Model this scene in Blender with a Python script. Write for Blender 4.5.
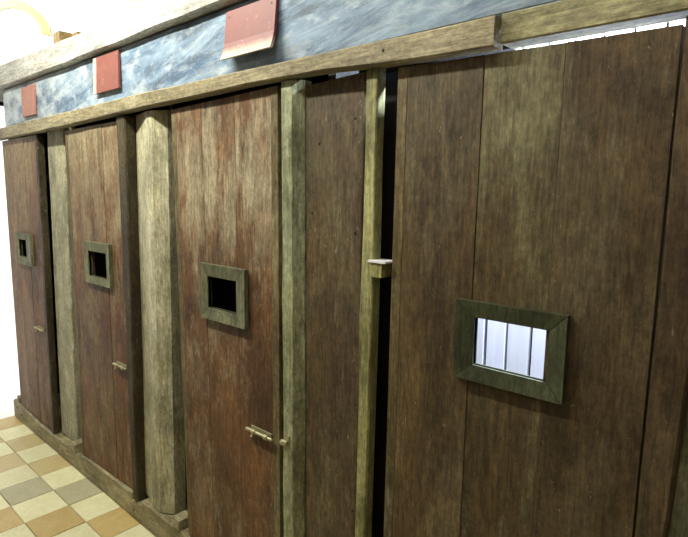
import bpy, bmesh, math, random
from mathutils import Matrix, Vector
random.seed(7)
sc = bpy.context.scene
for o in list(bpy.data.objects): bpy.data.objects.remove(o)
COL = sc.collection

# ------------------------------------------------------------------ camera
cam_d = bpy.data.cameras.new('camera'); cam_d.sensor_width = 36; cam_d.lens = 537.47/688*36
cam_d.clip_start = .02
cam = bpy.data.objects.new('camera', cam_d); COL.objects.link(cam)
right = Vector((0.74054694, 0.67191711, 0.01084582))
down = Vector((0.10189248, -0.09631766, -0.99012162))
fwd = Vector((-0.66423502, 0.73433664, -0.13979105))
m = Matrix.Identity(4)
for i in range(3):
    m[i][0] = right[i]; m[i][1] = -down[i]; m[i][2] = -fwd[i]
m[0][3], m[1][3], m[2][3] = 0, -1.10, 1.56
cam.matrix_world = m
sc.camera = cam

# ------------------------------------------------------------------ world, lights, exposure
w = bpy.data.worlds.new('world'); sc.world = w; w.use_nodes = True
w.node_tree.nodes['Background'].inputs[0].default_value = (1, .99, .93, 1)
w.node_tree.nodes['Background'].inputs[1].default_value = 1.7
vs = sc.view_settings
vs.view_transform = 'Standard'; vs.look = 'None'; vs.gamma = 1; vs.use_curve_mapping = False
vs.exposure = 0.0
TUBES = [  # centre, length, watts, colour
    ((-2.30, -.82, 2.92), 1.5, 66, (1, .99, .88)),
    ((-.80, -.80, 2.80), .9, 7, (1, .99, .88)),
]
FILL = ((.4, -1.9, 2.75), .9, 7, (1, .84, .80))  # added pink fill that tints and lifts the shaded timber
SPOTS = [((-3.72, -.70, 3.05), (-4.08, .45, 2.55), 240, 62)]  # added spot that overexposes the upper end wall
CELL_LAMP_W = 85

# ------------------------------------------------------------------ helpers
def mesh_obj(name, verts, faces, mat, parent=None, smooth=False):
    me = bpy.data.meshes.new(name); me.from_pydata([tuple(v) for v in verts], [], faces)
    bm = bmesh.new(); bm.from_mesh(me); bmesh.ops.recalc_face_normals(bm, faces=bm.faces); bm.to_mesh(me); bm.free()
    if smooth:
        for p in me.polygons: p.use_smooth = True
    me.materials.append(mat)
    o = bpy.data.objects.new(name, me); COL.objects.link(o)
    if parent:
        o.parent = parent; o.matrix_parent_inverse = parent.matrix_basis.inverted()
    return o
class G:
    """collects lofts and prisms into one mesh"""
    def __init__(s): s.v = []; s.f = []
    def loft(s, rings, cap=True):
        b = len(s.v); n = len(rings[0])
        for r in rings: s.v += [tuple(p) for p in r]
        for i in range(len(rings)-1):
            for j in range(n):
                k = (j+1) % n
                s.f.append((b+i*n+j, b+i*n+k, b+(i+1)*n+k, b+(i+1)*n+j))
        if cap:
            s.f.append(tuple(b+j for j in range(n))[::-1]); s.f.append(tuple(b+(len(rings)-1)*n+j for j in range(n)))
        return s
    def box(s, x0, x1, y0, y1, z0, z1):
        return s.loft([[(x0,y0,z),(x1,y0,z),(x1,y1,z),(x0,y1,z)] for z in (z0,z1)])
    def prism(s, poly, y0, y1):
        return s.loft([[(x,y,z) for x,z in poly] for y in (y0,y1)])
    def tube(s, pts, r, n=10):
        rings = []
        for i, p in enumerate(pts):
            p = Vector(p); a = Vector(pts[max(i-1,0)]); c = Vector(pts[min(i+1,len(pts)-1)])
            d = (c-a).normalized(); u = d.orthogonal().normalized(); 
            if abs(d.z) < .9: u = d.cross(Vector((0,0,1))).normalized()
            v_ = d.cross(u); rr = r[i] if isinstance(r,(list,tuple)) else r
            rings.append([p+u*math.cos(t)*rr+v_*math.sin(t)*rr for t in [2*math.pi*k/n for k in range(n)]])
        return s.loft(rings)
    def build(s, name, mat, parent=None, smooth=False): return mesh_obj(name, s.v, s.f, mat, parent, smooth)
def empty(name, loc):
    o = bpy.data.objects.new(name, None); o.empty_display_size = .05; COL.objects.link(o); o.location = loc
    return o
def tag(o, label, cat, group=None):
    o['label'] = label; o['category'] = cat; o['kind'] = 'thing'
    if group: o['group'] = group
    return o
def struct(o): o['kind'] = 'structure'; return o

def upright(g, TL, TR, BL, BR, zT, zB, y0, y1, bev=.004, n=8, wob=.0025, seed=0, zT2=None, zB2=None):
    """vertical board with worn, slightly wavy arrises; corners may lean"""
    r = random.Random(seed); rings = []
    zT2 = zT if zT2 is None else zT2; zB2 = zB if zB2 is None else zB2
    for i in range(n+1):
        t = i/n
        a = BL+(TL-BL)*t + (r.uniform(-wob, wob) if 0 < i < n else 0)
        b = BR+(TR-BR)*t + (r.uniform(-wob, wob) if 0 < i < n else 0)
        zl = zB+(zT-zB)*t; zr = zB2+(zT2-zB2)*t
        yy = y0 + (r.uniform(-wob, wob)*.5 if 0 < i < n else 0)
        e = bev*(1+.6*r.random())
        def P(x, y): 
            k = (x-a)/(b-a) if b != a else 0
            return (x, y, zl+(zr-zl)*k)
        rings.append([P(a,yy+e),P(a+e,yy),P(b-e,yy),P(b,yy+e),P(b,y1),P(a,y1)])
    g.loft(rings); return g
def beam_x(g, prof, y0, y1, bev=.006):
    """horizontal timber along x; prof = (x, zbottom, ztop[, dy])"""
    rings = []
    for q in prof:
        x, zb, zt = q[:3]; d = q[3] if len(q) > 3 else 0
        rings.append([(x,y0+d+bev,zb),(x,y1,zb),(x,y1,zt),(x,y0+d+bev,zt),(x,y0+d,zt-bev),(x,y0+d,zb+bev)])
    g.loft(rings); return g
def resample(prof, step, wob, seed):
    r = random.Random(seed); out = []
    for a, b in zip(prof[:-1], prof[1:]):
        n = max(1, int(abs(b[0]-a[0])/step))
        for i in range(n):
            t = i/n
            out.append((a[0]+(b[0]-a[0])*t, a[1]+(b[1]-a[1])*t+r.uniform(-wob,wob), a[2]+(b[2]-a[2])*t+r.uniform(-wob,wob), r.uniform(-wob,wob)*.6))
    out.append(tuple(prof[-1][:3])+(0,)); return out

# ------------------------------------------------------------------ materials
def lin(r, g, b):
    f = lambda c: (c/255/12.92 if c/255 <= .04045 else ((c/255+.055)/1.055)**2.4)
    return (f(r), f(g), f(b), 1)
class N:
    def __init__(s, name):
        s.m = bpy.data.materials.new(name); s.m.use_nodes = True; s.t = s.m.node_tree; s.b = s.t.nodes['Principled BSDF']
    def n(s, typ, **kw):
        x = s.t.nodes.new(typ)
        for k, v in kw.items(): setattr(x, k, v)
        return x
    def l(s, a, b): s.t.links.new(a, b)
    def noise(s, vec, scale, detail=5, rough=.6, dist=0):
        mp = s.n('ShaderNodeMapping'); s.l(vec, mp.inputs[0]); mp.inputs['Scale'].default_value = scale
        x = s.n('ShaderNodeTexNoise'); s.l(mp.outputs[0], x.inputs['Vector'])
        x.inputs['Scale'].default_value = 1; x.inputs['Detail'].default_value = detail; x.inputs['Roughness'].default_value = rough
        x.inputs['Distortion'].default_value = dist
        return x.outputs['Fac']
    def ramp(s, fac, p0, p1, c0=(0,0,0,1), c1=(1,1,1,1)):
        x = s.n('ShaderNodeValToRGB'); s.l(fac, x.inputs[0]); e = x.color_ramp.elements
        e[0].position = p0; e[0].color = c0; e[1].position = p1; e[1].color = c1
        return x.outputs[0]
    def mix(s, fac, a, b, mode='MIX'):
        x = s.n('ShaderNodeMixRGB', blend_type=mode)
        for i, q in zip((0,1,2), (fac,a,b)):
            if hasattr(q, 'is_linked'): s.l(q, x.inputs[i])
            else: x.inputs[i].default_value = q
        return x.outputs[0]
    def math(s, op, a, b=0):
        x = s.n('ShaderNodeMath', operation=op)
        for i, q in zip((0,1), (a,b)):
            if hasattr(q, 'is_linked'): s.l(q, x.inputs[i])
            else: x.inputs[i].default_value = q
        return x.outputs[0]
    def bump(s, h, strength, dist=.002):
        x = s.n('ShaderNodeBump'); x.inputs['Strength'].default_value = strength; x.inputs['Distance'].default_value = dist
        s.l(h, x.inputs['Height']); s.l(x.outputs[0], s.b.inputs['Normal'])
    def pos(s, jitter=True):
        g = s.n('ShaderNodeNewGeometry').outputs['Position']
        if not jitter: return g
        oi = s.n('ShaderNodeObjectInfo').outputs['Random']
        k = s.math('MULTIPLY', oi, 37.0)
        c = s.n('ShaderNodeCombineXYZ'); s.l(k, c.inputs[1])
        v = s.n('ShaderNodeVectorMath', operation='ADD'); s.l(g, v.inputs[0]); s.l(c.outputs[0], v.inputs[1])
        return v.outputs[0]
def wood(name, a, b, bare, wear=.55, axis='z', rough=.62, var=.25, scratch=.5, band=None, grain=1.0, spot=None):
    """weathered timber: two paint/wood tones, vertical grain, bare worn streaks, scratches.
    band = (z centre, half height, extra wear): a hand-worn zone of the board"""
    q = N(name); P = q.pos(); G0 = q.pos(False)
    S = (lambda u, v: (u, u, v)) if axis == 'z' else (lambda u, v: (v, u, u))
    large = q.noise(P, S(3.0, 1.1), 5, .6)
    gr = q.noise(P, S(38*grain, 2.0), 7, .7, .5)
    fine = q.noise(P, S(150, 14), 4, .7)
    mott = q.noise(P, S(17, 8), 8, .75)
    c = q.mix(q.ramp(large, .36, .64), a, b)
    # grime blotches and dust film
    c = q.mix(1, c, q.ramp(q.noise(P, S(6.5, 3.0), 9, .72, .4), .36, .64, (.46,.45,.40,1), (1.28,1.25,1.16,1)), 'MULTIPLY')
    c = q.mix(.7, c, q.ramp(gr, .32, .68, (.66,.66,.64,1), (1.22,1.2,1.16,1)), 'MULTIPLY')
    film = q.ramp(q.noise(P, S(5.0, 2.0), 9, .74, .3), .46, .70)
    c = q.mix(q.math('MULTIPLY', film, .42), c, bare)
    wf = q.math('ADD', q.math('MULTIPLY', q.noise(P, S(11, 2.4), 8, .74, .3), .6), q.math('MULTIPLY', mott, .4))
    if band:
        sx = q.n('ShaderNodeSeparateXYZ'); q.l(G0, sx.inputs[0])
        d = q.math('DIVIDE', q.math('ABSOLUTE', q.math('SUBTRACT', sx.outputs[2], band[0])), band[1])
        k = q.math('MULTIPLY', q.math('MAXIMUM', q.math('SUBTRACT', 1.0, d), 0), band[2])
        wf = q.math('ADD', wf, k)
    c = q.mix(q.math('MULTIPLY', q.ramp(wf, wear-.06, wear+.14), .85), c, bare)
    c = q.mix(.8, c, q.ramp(fine, .34, .68, (.5,.5,.48,1), (1.4,1.4,1.36,1)), 'MULTIPLY')
    c = q.mix(.9, c, q.ramp(q.noise(P, S(70, 46), 6, .8), .34, .64, (.55,.53,.48,1), (1.2,1.2,1.18,1)), 'MULTIPLY')
    sc_ = q.ramp(q.noise(P, S(110, 42), 3, .6, 1.2), .675, .75)
    c = q.mix(q.math('MULTIPLY', sc_, scratch*.7), c, lin(200,192,164))
    if spot: c = q.mix(q.math('MULTIPLY', q.ramp(q.noise(P, S(9, 6), 7, .75), .52, .68), .8), c, spot)
    oi = q.n('ShaderNodeObjectInfo').outputs['Random']
    vv = q.math('ADD', q.math('MULTIPLY', oi, var), 1-var/2)
    cc = q.n('ShaderNodeCombineXYZ')
    for i in range(3): q.l(vv, cc.inputs[i])
    c = q.mix(1, c, cc.outputs[0], 'MULTIPLY')
    q.l(c, q.b.inputs['Base Color'])
    q.l(q.ramp(mott, .3, .7, (rough-.1,)*3+(1,), (rough+.15,)*3+(1,)), q.b.inputs['Roughness'])
    q.b.inputs['Specular IOR Level'].default_value = .35
    q.bump(q.math('ADD', q.math('MULTIPLY', gr, .6), q.math('ADD', q.math('MULTIPLY', fine, .35), q.math('MULTIPLY', mott, .5))), .55, .0025)
    return q.m
def plain(name, col, rough=.8, metal=0, noise=.12, scale=9, bump=.1, emit=None, es=0):
    q = N(name); P = q.pos(False)
    n_ = q.noise(P, (scale,)*3, 6, .65)
    lo = tuple(x*(1-noise) for x in col[:3])+(1,); hi = tuple(min(1,x*(1+noise)) for x in col[:3])+(1,)
    q.l(q.ramp(n_, .3, .7, lo, hi), q.b.inputs['Base Color'])
    q.b.inputs['Roughness'].default_value = rough; q.b.inputs['Metallic'].default_value = metal
    if bump: q.bump(q.noise(P, (scale*6,)*3, 4), bump, .002)
    if emit: q.b.inputs['Emission Color'].default_value = emit; q.b.inputs['Emission Strength'].default_value = es
    return q.m
BROWN, RED, OLIVE = lin(112,80,52), lin(104,62,44), lin(96,82,52)
M = {}
M['door1'] = wood('door_wood_tan', lin(128,92,62), lin(112,76,52), lin(160,142,108), .59, band=(1.8,.75,.14))
M['door2'] = wood('door_wood_redbrown', lin(120,84,52), lin(104,66,42), lin(168,156,124), .58, band=(1.85,.75,.17))
M['door3'] = wood('door_wood_worn', lin(114,80,48), lin(100,68,42), lin(172,162,134), .58, band=(1.58,.36,.15))
M['door4'] = wood('door_wood_dark', lin(100,80,52), lin(88,74,50), lin(138,128,98), .60, scratch=.5, band=(1.75,.35,.05), var=.16)
M['door4w'] = wood('door_wood_dark_worn', lin(102,84,54), lin(92,77,51), lin(146,142,106), .58, scratch=.4, band=(1.72,.35,.13), var=.1)
M['strip'] = wood('edge_strip_wood', lin(112,100,66), lin(100,82,54), lin(152,146,108), .58)
M['post'] = wood('post_grey_green', lin(174,170,146), lin(160,157,128), lin(208,204,186), .55, spot=lin(128,128,98))
M['postA'] = wood('post_mossy', lin(142,146,110), lin(112,112,76), lin(190,194,162), .52, spot=lin(72,70,46), var=.1)
M['postB'] = wood('post_moss_pale', lin(168,168,116), lin(156,154,104), lin(190,188,148), .6, var=.1)
M['panel'] = wood('panel_dark_brown', lin(96,80,56), lin(84,66,50), lin(136,130,96), .58, var=.1, scratch=.7)
M['jamb'] = wood('jamb_dark', lin(66,56,38), lin(52,43,30), lin(120,110,82), .68, scratch=.8)
M['side'] = wood('plank_dark', lin(98,82,58), lin(88,70,50), lin(122,110,80), .62)
M['beam'] = wood('beam_wood', lin(160,150,124), lin(146,136,110), lin(196,188,158), .56, axis='x', var=.1, scratch=.5)
M['beam2'] = wood('beam_pale_wood', lin(176,172,138), lin(164,160,124), lin(192,190,160), .6, axis='x', var=.05, scratch=.2)
M['sill'] = wood('sill_wood', lin(156,148,118), lin(138,128,98), lin(182,176,148), .57, axis='x', var=.1, spot=lin(106,96,72))
M['cornice'] = wood('cornice_whitewash', lin(176,176,174), lin(188,187,185), lin(216,216,215), .52, axis='x', var=.02, scratch=.2, spot=lin(146,145,140))
M['cellw'] = wood('cell_unlit_black', lin(22,19,16), lin(18,15,12), lin(26,22,18), .7, scratch=0)  # near-black: the darkness of the unlit cells is put into the colour
def slat_mat():
    q = N('whitewashed_slat'); P = q.pos()
    c = q.mix(q.ramp(q.noise(P, (26,26,2.5), 6, .65), .3, .7), lin(216,214,224), lin(236,236,240))
    oi = q.n('ShaderNodeObjectInfo').outputs['Random']; vv = q.math('ADD', q.math('MULTIPLY', oi, .3), .72); cc = q.n('ShaderNodeCombineXYZ')
    for k in range(3): q.l(vv, cc.inputs[k])
    q.l(q.mix(1, c, cc.outputs[0], 'MULTIPLY'), q.b.inputs['Base Color']); q.b.inputs['Roughness'].default_value = .8; return q.m
M['slat'] = slat_mat()
M['joist'] = wood('joist_wood', lin(160,136,90), lin(146,120,78), lin(190,174,136), .6, axis='z')
M['frame4'] = wood('window_frame_olive_dark', lin(78,84,60), lin(70,76,54), lin(92,98,72), .66, scratch=.1, var=.06)
M['frame'] = wood('window_frame_olive', lin(118,120,96), lin(106,108,84), lin(138,140,114), .6, scratch=.15, var=.06)
M['wall'] = plain('white_plaster', (.86,.855,.84), .9, noise=.03, scale=3)
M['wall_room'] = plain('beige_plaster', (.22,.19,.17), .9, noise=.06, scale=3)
M['yellow'] = plain('pale_yellow', (.88,.85,.22), .9, noise=.05, scale=6)
M['grout'] = plain('grout', lin(150,138,100), .9, noise=.1, scale=30)
M['metal'] = plain('bolt_brass', lin(158,152,118), .48, .5, noise=.25, scale=60)
M['iron'] = plain('iron_nail', lin(60,54,44), .6, .4, noise=.2, scale=60)
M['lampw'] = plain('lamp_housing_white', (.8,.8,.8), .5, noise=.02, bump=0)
M['glow'] = plain('tube_glow', (1,1,1), .5, noise=0, bump=0, emit=(1,.97,.9,1), es=6)
def tile_mat(name, a, b):
    q = N(name); P = q.pos()
    c = q.mix(q.ramp(q.noise(P, (9,9,9), 6, .65, .6), .3, .7), a, b)
    c = q.mix(.35, c, q.ramp(q.noise(P, (60,60,60), 4, .7), .35, .65, (.75,.75,.72,1), (1.1,1.1,1.1,1)), 'MULTIPLY')
    oi = q.n('ShaderNodeObjectInfo').outputs['Random']; cc = q.n('ShaderNodeCombineXYZ')
    vv = q.math('ADD', q.math('MULTIPLY', oi, .14), .93)
    for i in range(3): q.l(vv, cc.inputs[i])
    q.l(q.mix(1, c, cc.outputs[0], 'MULTIPLY'), q.b.inputs['Base Color'])
    q.b.inputs['Roughness'].default_value = .45; q.b.inputs['Specular IOR Level'].default_value = .3
    q.bump(q.noise(P, (40,40,40), 4), .08, .002); return q.m
T_CREAM = tile_mat('tile_cream', lin(222,218,178), lin(208,202,158))
T_TAN = tile_mat('tile_tan', lin(192,176,128), lin(182,162,112))
T_OCHRE = tile_mat('tile_ochre', lin(190,168,112), lin(178,152,98))
T_GREY = tile_mat('tile_grey', lin(176,172,140), lin(162,156,122))
def blue_mat():
    q = N('blue_grey_board_paint'); P = q.pos(False)
    mp = q.n('ShaderNodeMapping'); q.l(P, mp.inputs[0]); mp.inputs['Rotation'].default_value = (0, math.radians(7), 0)
    V = mp.outputs[0]
    c = q.mix(q.ramp(q.noise(V, (2.2,2.2,10), 8, .68, .8), .40, .60), lin(72,96,120), lin(132,154,172))
    c = q.mix(q.math('MULTIPLY', q.ramp(q.noise(V, (4,4,17), 9, .74, .9), .50, .68), .75), c, lin(180,192,200))
    c = q.mix(q.math('MULTIPLY', q.ramp(q.noise(V, (3,3,13), 8, .72, .8), .52, .63), .85), c, lin(62,76,90))
    c = q.mix(q.math('MULTIPLY', q.ramp(q.noise(P, (6,6,9), 8, .75), .54, .70), .55), c, lin(158,154,140))
    c = q.mix(.5, c, q.ramp(q.noise(V, (40,40,110), 5, .75), .35, .65, (.75,.75,.75,1), (1.15,1.15,1.15,1)), 'MULTIPLY')
    # the far end is worn to pale primer
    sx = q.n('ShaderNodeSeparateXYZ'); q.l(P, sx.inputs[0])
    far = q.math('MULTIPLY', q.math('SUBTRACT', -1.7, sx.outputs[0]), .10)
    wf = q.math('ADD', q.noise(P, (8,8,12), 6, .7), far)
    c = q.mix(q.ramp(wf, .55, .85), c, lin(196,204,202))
    q.l(c, q.b.inputs['Base Color']); q.b.inputs['Roughness'].default_value = .6
    q.bump(q.noise(V, (9,9,50), 6), .25, .002); return q.m
M['blue'] = blue_mat()
def plaque_mat(name, a, b, z0, xs=None):
    q = N(name); P = q.pos(False)
    c = q.mix(q.ramp(q.noise(P, (14,14,14), 6, .7), .3, .7), a, b)
    sx = q.n('ShaderNodeSeparateXYZ'); q.l(P, sx.inputs[0])
    k = q.math('ADD', q.math('MULTIPLY', q.math('SUBTRACT', z0, sx.outputs[2]), 16), q.math('MULTIPLY', q.noise(P, (30,30,18), 5, .7), .35))
    c = q.mix(q.ramp(k, .05, .75), c, lin(214,198,172))
    c = q.mix(q.ramp(q.noise(P, (40,40,26), 5, .7), .62, .70), c, lin(206,168,148))
    if xs:   # bare pale strip along one edge
        kx = q.math('ADD', q.math('MULTIPLY', q.math('SUBTRACT', xs, sx.outputs[0]), 60), q.math('MULTIPLY', q.noise(P, (20,20,60), 5, .7), .8))
        c = q.mix(q.ramp(kx, .2, .6), c, lin(206,180,160))
    q.l(c, q.b.inputs['Base Color']); q.b.inputs['Roughness'].default_value = .55; return q.m

# ------------------------------------------------------------------ room shell
fl = struct(G().box(-4.085, 1.9, -2.4, 1.8, -.12, -.006).build('floor', M['grout']))
wl = struct(G().box(-4.28, -4.08, -2.4, -.95, -.1, 3.5).box(-4.28, -4.08, .16, 1.8, -.1, 3.5).box(-4.28, -4.08, -.95, .16, 2.12, 3.5).build('wall_left', M['wall']))
struct(G().box(-40, -4.086, -30, 30, -.13, -.007).build('ground_outside', M['wall']))
g = G()   # door lining of the bright open doorway beside the cells
for a, b, c, d in ((-.97,-.95,0,2.14),(.158,.178,0,2.14),(-.95,.158,2.12,2.14)): g.box(-4.29, -4.076, a, b, c, d)
struct(g.build('trim_2', M['wall']))
struct(G().box(-4.3, 1.9, 1.6, 1.8, -.1, 3.5).build('wall_back', M['wall']))
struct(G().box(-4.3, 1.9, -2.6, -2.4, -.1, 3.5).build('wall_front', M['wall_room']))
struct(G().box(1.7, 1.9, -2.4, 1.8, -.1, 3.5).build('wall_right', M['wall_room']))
struct(G().box(-4.3, 1.9, -2.6, 1.8, 3.3, 3.5).build('ceiling', M['wall']))
# pale yellow arched band high on the end wall
g = G(); rings = []
for i in range(13):
    t = math.radians(180 - 180*i/12); cy, cz = .20, 2.60
    rings.append([(-4.08, cy+math.cos(t)*r_*1.0, cz+math.sin(t)*r_*.9) if k else (-4.074, cy+math.cos(t)*r_*1.0, cz+math.sin(t)*r_*.9) for k, r_ in ((0,.14),(0,.2),(1,.2),(1,.14))])
g.loft(rings); struct(g.build('arch_band', M['yellow']))

# floor tiles: the visible strip in front of the cells, each a tile of its own
tw = .0985
tv = [(-tw,-tw,-.01),(tw,-tw,-.01),(tw,tw,-.01),(-tw,tw,-.01),(-tw,-tw,-.0015),(tw,-tw,-.0015),(tw,tw,-.0015),(-tw,tw,-.0015)]
e = .002; tv += [(-tw+e,-tw+e,0),(tw-e,-tw+e,0),(tw-e,tw-e,0),(-tw+e,tw-e,0)]
tf = [(3,2,1,0),(8,9,10,11)]+[(i,(i+1)%4,4+(i+1)%4,4+i) for i in range(4)]+[(4+i,4+(i+1)%4,8+(i+1)%4,8+i) for i in range(4)]
tmesh = {}
for k, mt in (('c',T_CREAM),('t',T_TAN),('o',T_OCHRE),('g',T_GREY)):
    me = bpy.data.meshes.new('tile'); me.from_pydata(tv, [], tf); me.materials.append(mt); tmesh[k] = me
tr = random.Random(3)
for i in range(28):
    for j in range(10):
        x, y = -3.98+.2*i, -.065-.2*j
        d = i+j   # colour runs along the diagonals of the grid
        if d % 2 == 1: k = 'c'
        else: k = 'g' if (d//2) % 4 == 3 else ('o' if (d//2) % 4 == 0 else 't')
        o = bpy.data.objects.new('tile', tmesh[k]); COL.objects.link(o); o.parent = fl
        o.location = (x+tr.uniform(-.0008,.0008), y+tr.uniform(-.0008,.0008), tr.uniform(-.0008,.0008)); o.rotation_euler[2] = tr.uniform(-.004,.004)

# ------------------------------------------------------------------ the cells behind the doors
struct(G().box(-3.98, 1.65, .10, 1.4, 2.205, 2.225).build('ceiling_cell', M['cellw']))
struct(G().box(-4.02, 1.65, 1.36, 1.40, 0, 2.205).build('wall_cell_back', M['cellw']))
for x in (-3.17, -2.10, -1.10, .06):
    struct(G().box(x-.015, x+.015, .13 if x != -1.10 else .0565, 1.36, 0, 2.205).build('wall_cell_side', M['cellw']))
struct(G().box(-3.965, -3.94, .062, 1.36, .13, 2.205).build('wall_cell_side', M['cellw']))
# whitewashed slats at the back of the lit cell
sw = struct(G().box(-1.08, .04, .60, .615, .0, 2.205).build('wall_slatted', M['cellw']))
edges = [-.839+(i-3)*.078 for i in range(15)]
edges[3], edges[4], edges[5] = -.839, -.763, -.682
for i in range(14):
    a, b = edges[i]+.0062, edges[i+1]-.0062
    if b > .04: break
    upright(G(), a, b, a, b, 2.18, .02, .55, .575, .0004, 8, .0016, 300+i).build('slat', M['slat'], sw)

# ------------------------------------------------------------------ sill
pf = [(-4.05,0,.126),(-3.86,0,.120),(-3.56,0,.100),(-3.52,0,.104),(-3.38,0,.100),(-3.26,0,.100),(-3.24,0,.112),(-2.95,0,.112),(-2.7,0,.124),(-2.345,0,.132),
      (-2.338,0,.106),(-2.252,0,.106),(-2.245,0,.130),(-1.9,0,.126),(-1.2,0,.126),(.1,0,.126),(1.55,0,.126)]
pr = resample(pf, .12, .0022, 5)
pr = [(x, 0.0, zt, d) for x, zb, zt, d in pr]
sill = beam_x(G(), pr, 0.0, .13, .008).build('timber_beam', M['sill'])
tag(sill, 'long grey weathered timber sill lying on the tiles under the cell doors', 'sill')
def nail(x, y, z, r, parent, mat='iron'):
    G().tube([(x,y+.004,z),(x,y-.001,z),(x,y-.0022,z)], [r,r,r*.6], 8).build('nail', M[mat], parent)
for x, z in ((-3.98,.085),(-3.9,.06),(-3.2,.05),(-3.12,.075),(-2.33,.05)): nail(x, .0, z, .008, sill)

# ------------------------------------------------------------------ top timbers
pf = [(-3.99,1.862,1.926),(-3.2,1.866,1.930),(-2.6,1.874,1.934),(-1.95,1.884,1.938),(-1.26,1.890,1.932),(-1.05,1.884,1.932),(-.88,1.874,1.929),(-.562,1.866,1.929)]
lint = beam_x(G(), resample(pf, .14, .0016, 11), -.022, .0215, .004).build('timber_beam', M['beam'])
tag(lint, 'long brown-grey lintel timber above the cell doors, sawn off at its end', 'beam')
nail(-.855, -.022, 1.905, .004, lint)
pf = [(-.556,1.874,1.934),(-.2,1.873,1.934),(.5,1.873,1.935),(1.55,1.873,1.935)]
lint2 = beam_x(G(), resample(pf, .2, .001, 12), -.002, .055, .003).build('timber_beam', M['beam2'])
tag(lint2, 'pale yellow-green lintel timber running on above the door with the lit window', 'beam')
fas = beam_x(G(), resample([(-3.86,1.9425,2.156),(1.55,1.9425,2.156)], .3, .0004, 13), .022, .048, .002).build('painted_board', M['blue'])
tag(fas, 'long board in streaky blue-grey paint above the lintel', 'board')
pf = [(-4.06,2.166,2.292),(-3.5,2.163,2.286),(-2.8,2.160,2.268),(-2.4,2.160,2.262),(-2.0,2.164,2.27),(-1.4,2.166,2.275),(1.55,2.166,2.275)]
cor = beam_x(G(), resample(pf, .12, .0022, 14), -.012, .05, .006).build('timber_beam', M['cornice'])
tag(cor, 'whitewashed cornice timber along the top of the cell row', 'beam')
g = G().box(-3.10, -3.02, .053, 1.3, 2.2255, 2.362)
jo = g.build('roof_joist', M['joist']); tag(jo, 'yellowish roof joist standing highest above the whitewashed cornice', 'joist')
jo = G().box(-2.87, -2.80, .053, 1.3, 2.2255, 2.318).build('roof_joist', M['joist']); tag(jo, 'low dark roof joist just beside the highest joist on the cornice', 'joist')
jo = G().box(-3.83, -3.76, .053, 1.3, 2.2255, 2.320).build('roof_joist', M['joist']); tag(jo, 'low roof joist peeping over the cornice above the palest red plaque', 'joist')

# red plaques on the blue board
def plaque(x0, x1, z0, z1, tilt, mat, label, curl=0, seed=0):
    g = G(); rings = []
    n = 6
    for i in range(n+1):
        t = i/n; z = z1+(z0-z1)*t; y = .0205-.010-tilt*t-curl*max(0,t-.6)**2*6
        rings.append([(x0,y,z),(x1,y,z+(.0)),(x1,y+.010,z),(x0,y+.010,z)])
    g.loft(rings); root = empty('plaque', ((x0+x1)/2, .02, z0))
    g.build('plate', mat, root)
    for x in (x0+.02, x1-.02):
        yy = .010-tilt*.12
        G().tube([(x,.0205,z1-.02),(x,yy-.0015,z1-.02)], .002, 6).build('nail', M['iron'], root)
    tag(root, label, 'plaque', 'red plaques on the blue board')
plaque(-3.50, -3.30, 1.968, 2.128, .004, plaque_mat('plaque_pink', lin(168,118,102), lin(154,104,90), 1.955), 'palest, pinkest red plaque on the blue board, above the tan end door')  # paler and pinker than the other two plaques
plaque(-2.545, -2.30, 1.990, 2.145, .006, plaque_mat('plaque_rose', lin(136,80,68), lin(120,70,60), 1.97, -2.515), 'rose-red plaque between the two other red plaques on the blue board')
plaque(-1.535, -1.285, 1.985, 2.138, .016, plaque_mat('plaque_red', lin(126,56,44), lin(108,50,40), 2.015), 'strong red plaque with whitened, outward-bent bottom edge on the blue board', curl=.012)

# ------------------------------------------------------------------ uprights
def upr(name, mat, label, cat, c, zT, zB, y0, y1, seed, group=None, **kw):
    o = upright(G(), *c, zT, zB, y0, y1, seed=seed, **kw).build(name, mat); tag(o, label, cat, group); return o
jl = 'dark narrow jamb post between '
upr('narrow_post', M['jamb'], jl+'the tan end door and the flat pale post', 'jamb', (-3.320,-3.284,-3.372,-3.335), 1.856, .107, .004, .039, 21)
upr('narrow_post', M['jamb'], jl+'a red-brown door and the wide ridged post', 'jamb', (-2.322,-2.245,-2.330,-2.288), 1.868, .110, -.003, .043, 22)
upr('timber_post', M['post'], 'pale grey-green flat wall post between the tan end door and a red-brown door', 'post', (-3.236,-3.008,-3.309,-3.080), 1.90, .1175, .040, .10, 23)
# ridged post
g = G(); rings = []
for i in range(10):
    t = i/9; r = random.Random(90+i)
    a = -2.297+.056*t; b = -2.034+.052*t; k = a+(b-a)*.70; z = .1345+(1.874-.1345)*t; j = r.uniform(-.002,.002) if 0 < i < 9 else 0
    rings.append([(a,.10,z),(a,.046+j,z),(k-.02+j,.009,z),(k+.02+j,.009,z),(b,.045,z),(b,.10,z)])
g.loft(rings); tag(g.build('timber_post', M['post']), 'wide pale grey-green wall post with a blunt ridge down its middle', 'post')
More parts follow.
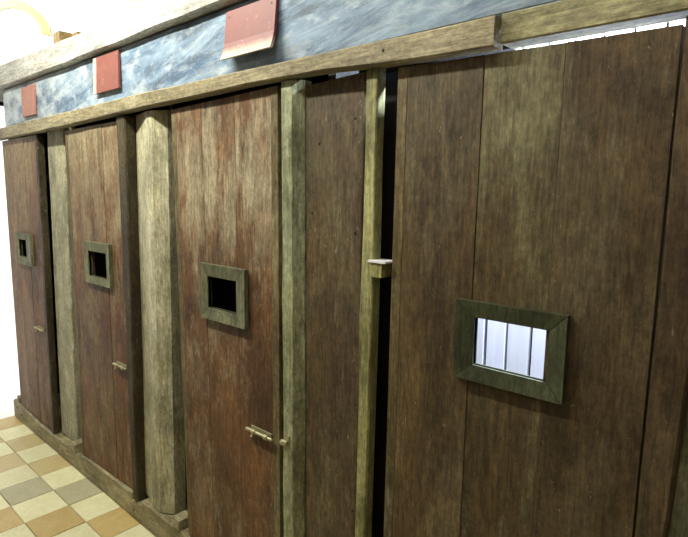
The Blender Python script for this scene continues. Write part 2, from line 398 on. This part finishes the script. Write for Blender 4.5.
# chamfered mossy post beside door 3 with bolt keeper
pa = empty('timber_post', (-1.215, .03, .127)); tag(pa, 'mossy green chamfered post carrying a bolt keeper beside the dark brown panel', 'post')
g = G(); rings = []
for i in range(12):
    t = i/11; r = random.Random(120+i); j = r.uniform(-.0022,.0022) if 0 < i < 11 else 0; j2 = r.uniform(-.002,.002) if 0 < i < 11 else 0
    z = .127+(1.884-.127)*t
    rings.append([(-1.258,.055,z),(-1.258,.006,z),(-1.254+j,0,z),(-1.208+j2,0,z),(-1.181+j,.026,z),(-1.181,.055,z)])
g.loft(rings).build('shaft', M['postA'], pa)
kp = G(); kp.tube([(-1.250,-.010,.760),(-1.240,-.014,.760),(-1.224,-.010,.760)], [.008,.011,.008], 8)
kp.box(-1.248,-1.222,-.004,.001,.738,.782); kp.build('bolt_keeper', M['metal'], pa)
pn = upr('upright_board', M['panel'], 'dark brown stained wall panel between the mossy post and the narrow pale post', 'panel', (-1.178,-.948,-1.178,-.962), 1.866, .127, .026, .055, 25, zT2=1.876)
for x, z in ((-1.12,1.70),(-.985,1.76),(-1.15,1.5),(-.98,1.45),(-.975,.62),(-.97,1.22)): nail(x, .026, z, .004, pn)
upr('timber_post', M['postB'], 'narrow pale yellow-green post beside the dark gap', 'post', (-.930,-.889,-.953,-.914), 1.878, .127, .004, .036, 26, bev=.003)
gap_g = G(); upright(gap_g, -.80, -.785, -.80, -.785, 1.868, .1325, .036, .124, seed=31); upright(gap_g, -1.08, -.785, -1.08, -.785, 1.90, .1325, .125, .145, seed=27)  # added upright pieces that keep cell light out and the gap black
tag(gap_g.build('light_blocker', M['cellw']), 'black batten added against stray cell light deep in the gap beside the door with the lit window', 'blocker')
upr('light_blocker', M['cellw'], 'dark batten added against cell light behind the slit between the lit-window door and a narrow board', 'blocker', (-.272,-.13,-.272,-.13), 1.835, .1325, .102, .125, 28)  # added to hide the lit cell so the slit stays black
upr('header_blocker', M['cellw'], 'dark horizontal batten added against cell light behind the lintel end over the lit-window door', 'blocker', (-1.0,-.557,-1.0,-.557), 1.94, 1.876, .053, .075, 32, n=2, wob=0)  # added to cut the bright strip between lintel and door top
upr('jamb_board', M['side'], 'narrow dark brown board beyond the slit next to the lit-window door', 'board', (-.2222,-.140,-.2302,-.203), 1.866, .127, .010, .05, 29, bev=.003)
upr('timber_post', M['postA'], 'dark green-grey post set back behind the narrow dark brown board', 'post', (-.20,.10,-.262,.10), 1.868, .131, .052, .10, 30)
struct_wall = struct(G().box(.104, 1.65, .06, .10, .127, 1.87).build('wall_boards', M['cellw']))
for i in range(7):
    x = .108+i*.214; upright(G(), x, x+.208, x, x+.208, 1.866, .128, .03, .06, seed=400+i).build('plank', M['side'], struct_wall)
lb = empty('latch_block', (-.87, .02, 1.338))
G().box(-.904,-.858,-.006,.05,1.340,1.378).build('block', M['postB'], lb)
G().box(-.902,-.843,-.010,.04,1.3785,1.384).build('lit_top', M['lampw'], lb)  # white slab paints the light falling on top of the block
tag(lb, 'small wooden latch block with its lit top painted white bridging the dark gap', 'latch')
def pivot(c, s, label):
    x, y, z = c; a = s/2; g = G()
    g.loft([[(x-a,y-a,z),(x+a*.7,y-a*1.1,z),(x+a,y+a,z),(x-a*.9,y+a,z)],[(x-a,y-a,z+s*.8),(x+a*.7,y-a*1.1,z+s*.72),(x+a,y+a,z+s*.8),(x-a*.9,y+a,z+s*.85)]])
    tag(g.build('pivot_block', M['sill']), label, 'block', 'pivot blocks on the sill')
pivot((-1.945,.030,.1275), .058, 'small wooden pivot block on the sill at the foot of the ridged post')
pivot((-3.010,.022,.1125), .058, 'small wooden pivot block on the sill at the foot of the flat pale post')
pivot((-3.975,.035,.124), .050, 'small wooden pivot block at the end of the sill by the bright doorway')

# ------------------------------------------------------------------ doors
def door(label, TL, TR, BL, BR, zTL, zTR, zBL, zBR, seams, mats, win, wo, ou, fmat, y0=.010, th=.024, seed=0, bolt=None):
    """seams: fractions across the door; win: index of the plank that carries the window (x0,x1,z0,z1 = opening)"""
    root = empty('cell_gate', ((BL+BR)/2, y0+th/2, min(zBL,zBR))); tag(root, label, 'door', 'plank doors of the cells')
    fr = [0]+seams+[1]
    wx0, wx1, wz0, wz1 = wo[0], wo[1], wo[2]-.022, wo[3]+.022
    def xa(f, z):  # board edge at height z
        t = (z-zBL)/(zTL-zBL); return (BL+(BR-BL)*f)+((TL+(TR-TL)*f)-(BL+(BR-BL)*f))*t
    for i in range(len(fr)-1):
        a, b = fr[i], fr[i+1]; gp = .0003
        zt = lambda f: zTL+(zTR-zTL)*f; zb = lambda f: zBL+(zBR-zBL)*f
        rr = random.Random(seed*50+i); yy = y0+rr.uniform(-.0012,.0012); mt = mats[i]
        kw = dict(bev=.0008, wob=.0003)
        if i == win:
            upright(G(), xa(a,zt(a))+gp, xa(b,zt(b))-gp, xa(a,wz1)+gp, xa(b,wz1)-gp, zt(a), wz1, yy, y0+th, n=4, seed=seed*9+i, zT2=zt(b), **kw).build('plank', mt, root)
            upright(G(), xa(a,wz0)+gp, xa(b,wz0)-gp, BL+(BR-BL)*a+gp, BL+(BR-BL)*b-gp, wz0, zb(a), yy, y0+th, n=5, seed=seed*9+i+30, zB2=zb(b), **kw).build('plank', mt, root)
        else:
            upright(G(), TL+(TR-TL)*a+gp, TL+(TR-TL)*b-gp, BL+(BR-BL)*a+gp, BL+(BR-BL)*b-gp, zt(a), zb(a), yy, y0+th, n=8, seed=seed*9+i, zT2=zt(b), zB2=zb(b), **kw).build('plank', mt, root)
    # mitred frame around the opening
    yo, yi = y0-.017, y0+.004; ix0, ix1, iz0, iz1 = wo; ox0, ox1, oz0, oz1 = ou; k = .0007
    fl_ = .0035   # thin lining inside the opening carries the four mitred rails
    g = G()
    for (a,b,c,d) in ((ix0-fl_,ix1+fl_,iz1,iz1+fl_),(ix0-fl_,ix1+fl_,iz0-fl_,iz0),(ix0-fl_,ix0,iz0,iz1),(ix1,ix1+fl_,iz0,iz1)): g.box(a,b,y0-.006,y0+.008,c,d)
    fe = g.build('window_frame', fmat, root)
    def piece(nm, poly):
        # outer face slightly dished towards the opening
        cx, cz = (ix0+ix1)/2, (iz0+iz1)/2
        g = G(); n = len(poly)
        inner = lambda p: abs(p[0]-cx) < (ix1-ix0)/2+.006 and abs(p[1]-cz) < (iz1-iz0)/2+.006
        g.loft([[(x, y0-.001 if not inner((x,z)) else yi, z) for x,z in poly], [(x, yo+(.006 if inner((x,z)) else .0), z) for x,z in poly]])
        g.build(nm, fmat, fe)
    piece('top_rail', [(ox0+k,oz1),(ox1-k,oz1),(ix1-k,iz1),(ix0+k,iz1)])
    piece('bottom_rail', [(ox0+k,oz0),(ox1-k,oz0),(ix1-k,iz0),(ix0+k,iz0)])
    piece('side_rail', [(ox0,oz0+k),(ox0,oz1-k),(ix0,iz1-k),(ix0,iz0+k)])
    piece('side_rail', [(ox1,oz0+k),(ox1,oz1-k),(ix1,iz1-k),(ix1,iz0+k)])
    if bolt:
        bx, bz, L = bolt
        be = G().box(bx, bx+L*.92, y0-.004, y0+.001, bz-.009, bz+.012).build('door_bolt', M['metal'], root)
        G().tube([(bx-.012,y0-.014,bz),(bx,y0-.014,bz),(bx+.004,y0-.014,bz),(bx+L,y0-.014,bz),(bx+L+.008,y0-.014,bz)], [.0062,.007,.006,.006,.004], 10).build('bolt_rod', M['metal'], be, True)
        for q in (.18, .72): G().tube([(bx+L*q,y0-.014,bz),(bx+L*(q+.14),y0-.014,bz)], .0092, 10).build('guide_ring', M['metal'], be)
        G().tube([(bx+L*.22,y0-.018,bz-.004),(bx+L*.22,y0-.022,bz-.012),(bx+L*.22,y0-.024,bz-.016)], [.003,.003,.0045], 8).build('bolt_knob', M['metal'], be)
    return root
d1, d2, d3, d4, d4w, st = M['door1'], M['door2'], M['door3'], M['door4'], M['door4w'], M['strip']
door('tan plank door with dark square window, end of the row beside the bright doorway', -3.905, -3.325, -3.925, -3.378, 1.856, 1.858, .131, .111,
     [.31, .655], [d1,d1,d1], 1, (-3.70,-3.568,1.152,1.257), (-3.730,-3.476,1.106,1.297), M['frame'], seed=1, bolt=(-3.490,.735,.115))
door('red-brown plank door with pale worn top, between the flat and the ridged post', -2.912, -2.329, -2.930, -2.336, 1.852, 1.857, .121, .139,
     [.05, .376, .711], [st,d2,d2,d2], 2, (-2.69,-2.492,1.142,1.266), (-2.723,-2.449,1.108,1.312), M['frame'], seed=2, bolt=(-2.450,.744,.105))
door('worn red-brown plank door with pale rubbed patches, dark window, beside the mossy post', -1.897, -1.281, -1.868, -1.284, 1.862, 1.878, .135, .135,
     [.05, .325, .64, .945], [st,d3,d3,d3,st], 2, (-1.665,-1.493,1.138,1.255), (-1.706,-1.440,1.096,1.300), M['frame'], seed=3, bolt=(-1.430,.742,.118))
door('broad dark brown plank door with a brightly lit white slatted window', -.831, -.2245, -.848, -.2325, 1.865, 1.853, .135, .135,
     [.05, .385, .675], [st,d4,d4w,d4], 2, (-.588,-.414,1.166,1.279), (-.634,-.377,1.129,1.317), M['frame4'], seed=4)

# ------------------------------------------------------------------ lamps
def tube_lamp(c, L, watts, col, label):
    x, y, z = c; root = empty('ceiling_lamp', (x, y, z)); tag(root, label, 'lamp', 'tube lamps under the ceiling')
    G().box(x-L/2-.04, x+L/2+.04, y-.06, y+.06, z+.03, z+.07).build('housing', M['lampw'], root)
    G().tube([(x-L/2,y,z+.014),(x+L/2,y,z+.014)], .013, 12).build('tube', M['glow'], root, True)
    root.rotation_euler[0] = math.radians(38)   # the reflector faces the cells
    bpy.context.view_layer.update()
    for s in (-.35,.35): G().box(x+L*s-.006, x+L*s+.006, y-.006, y+.006, z+.07, 3.3).build('rod', M['lampw'], root)
    ld = bpy.data.lights.new('tube_light', 'AREA'); ld.shape = 'RECTANGLE'; ld.size = L; ld.size_y = .05; ld.energy = watts; ld.color = col
    lo = bpy.data.objects.new('tube_light', ld); COL.objects.link(lo); lo.parent = root; lo.location = (0,0,-.004)
tube_lamp(*TUBES[0], 'long white tube lamp hung above the middle of the cell row')
tube_lamp(*FILL, 'added pinkish fill lamp hung near the opposite wall')
tube_lamp(*TUBES[1], 'short white tube lamp hung above the door with the lit window')
for k, (c, tgt, W, cone) in enumerate(SPOTS):
    root = empty('added_spot_lamp', c); d = (Vector(tgt)-Vector(c)).normalized()
    tag(root, 'added white spot lamp that whitens the upper end wall', 'lamp')
    p = Vector(c)
    G().tube([p-d*.12, p-d*.10, p, p+d*.02], [.025,.04,.045,.05], 14).build('shade', M['lampw'], root)
    G().box(p.x-.008,p.x+.008,p.y-.008,p.y+.008,p.z+.05,3.3).build('rod', M['lampw'], root)
    ld = bpy.data.lights.new('spot_light', 'SPOT'); ld.energy = W; ld.spot_size = math.radians(cone); ld.spot_blend = .5; ld.shadow_soft_size = .04
    lo = bpy.data.objects.new('spot_light', ld); COL.objects.link(lo); lo.parent = root
    lo.location = d*.06; lo.rotation_euler = d.to_track_quat('-Z','Y').to_euler()
root = empty('cell_lamp', (-.42, .30, 2.16)); tag(root, 'small cool white lamp under the roof inside the lit cell', 'lamp')
G().box(-.57,-.27,.26,.34,2.175,2.204).build('housing', M['lampw'], root)
ld = bpy.data.lights.new('cell_light', 'AREA'); ld.shape = 'RECTANGLE'; ld.size = .28; ld.size_y = .07; ld.energy = CELL_LAMP_W; ld.color = (.72,.82,1)
lo = bpy.data.objects.new('cell_light', ld); COL.objects.link(lo); lo.parent = root; lo.location = (0,0,.01)
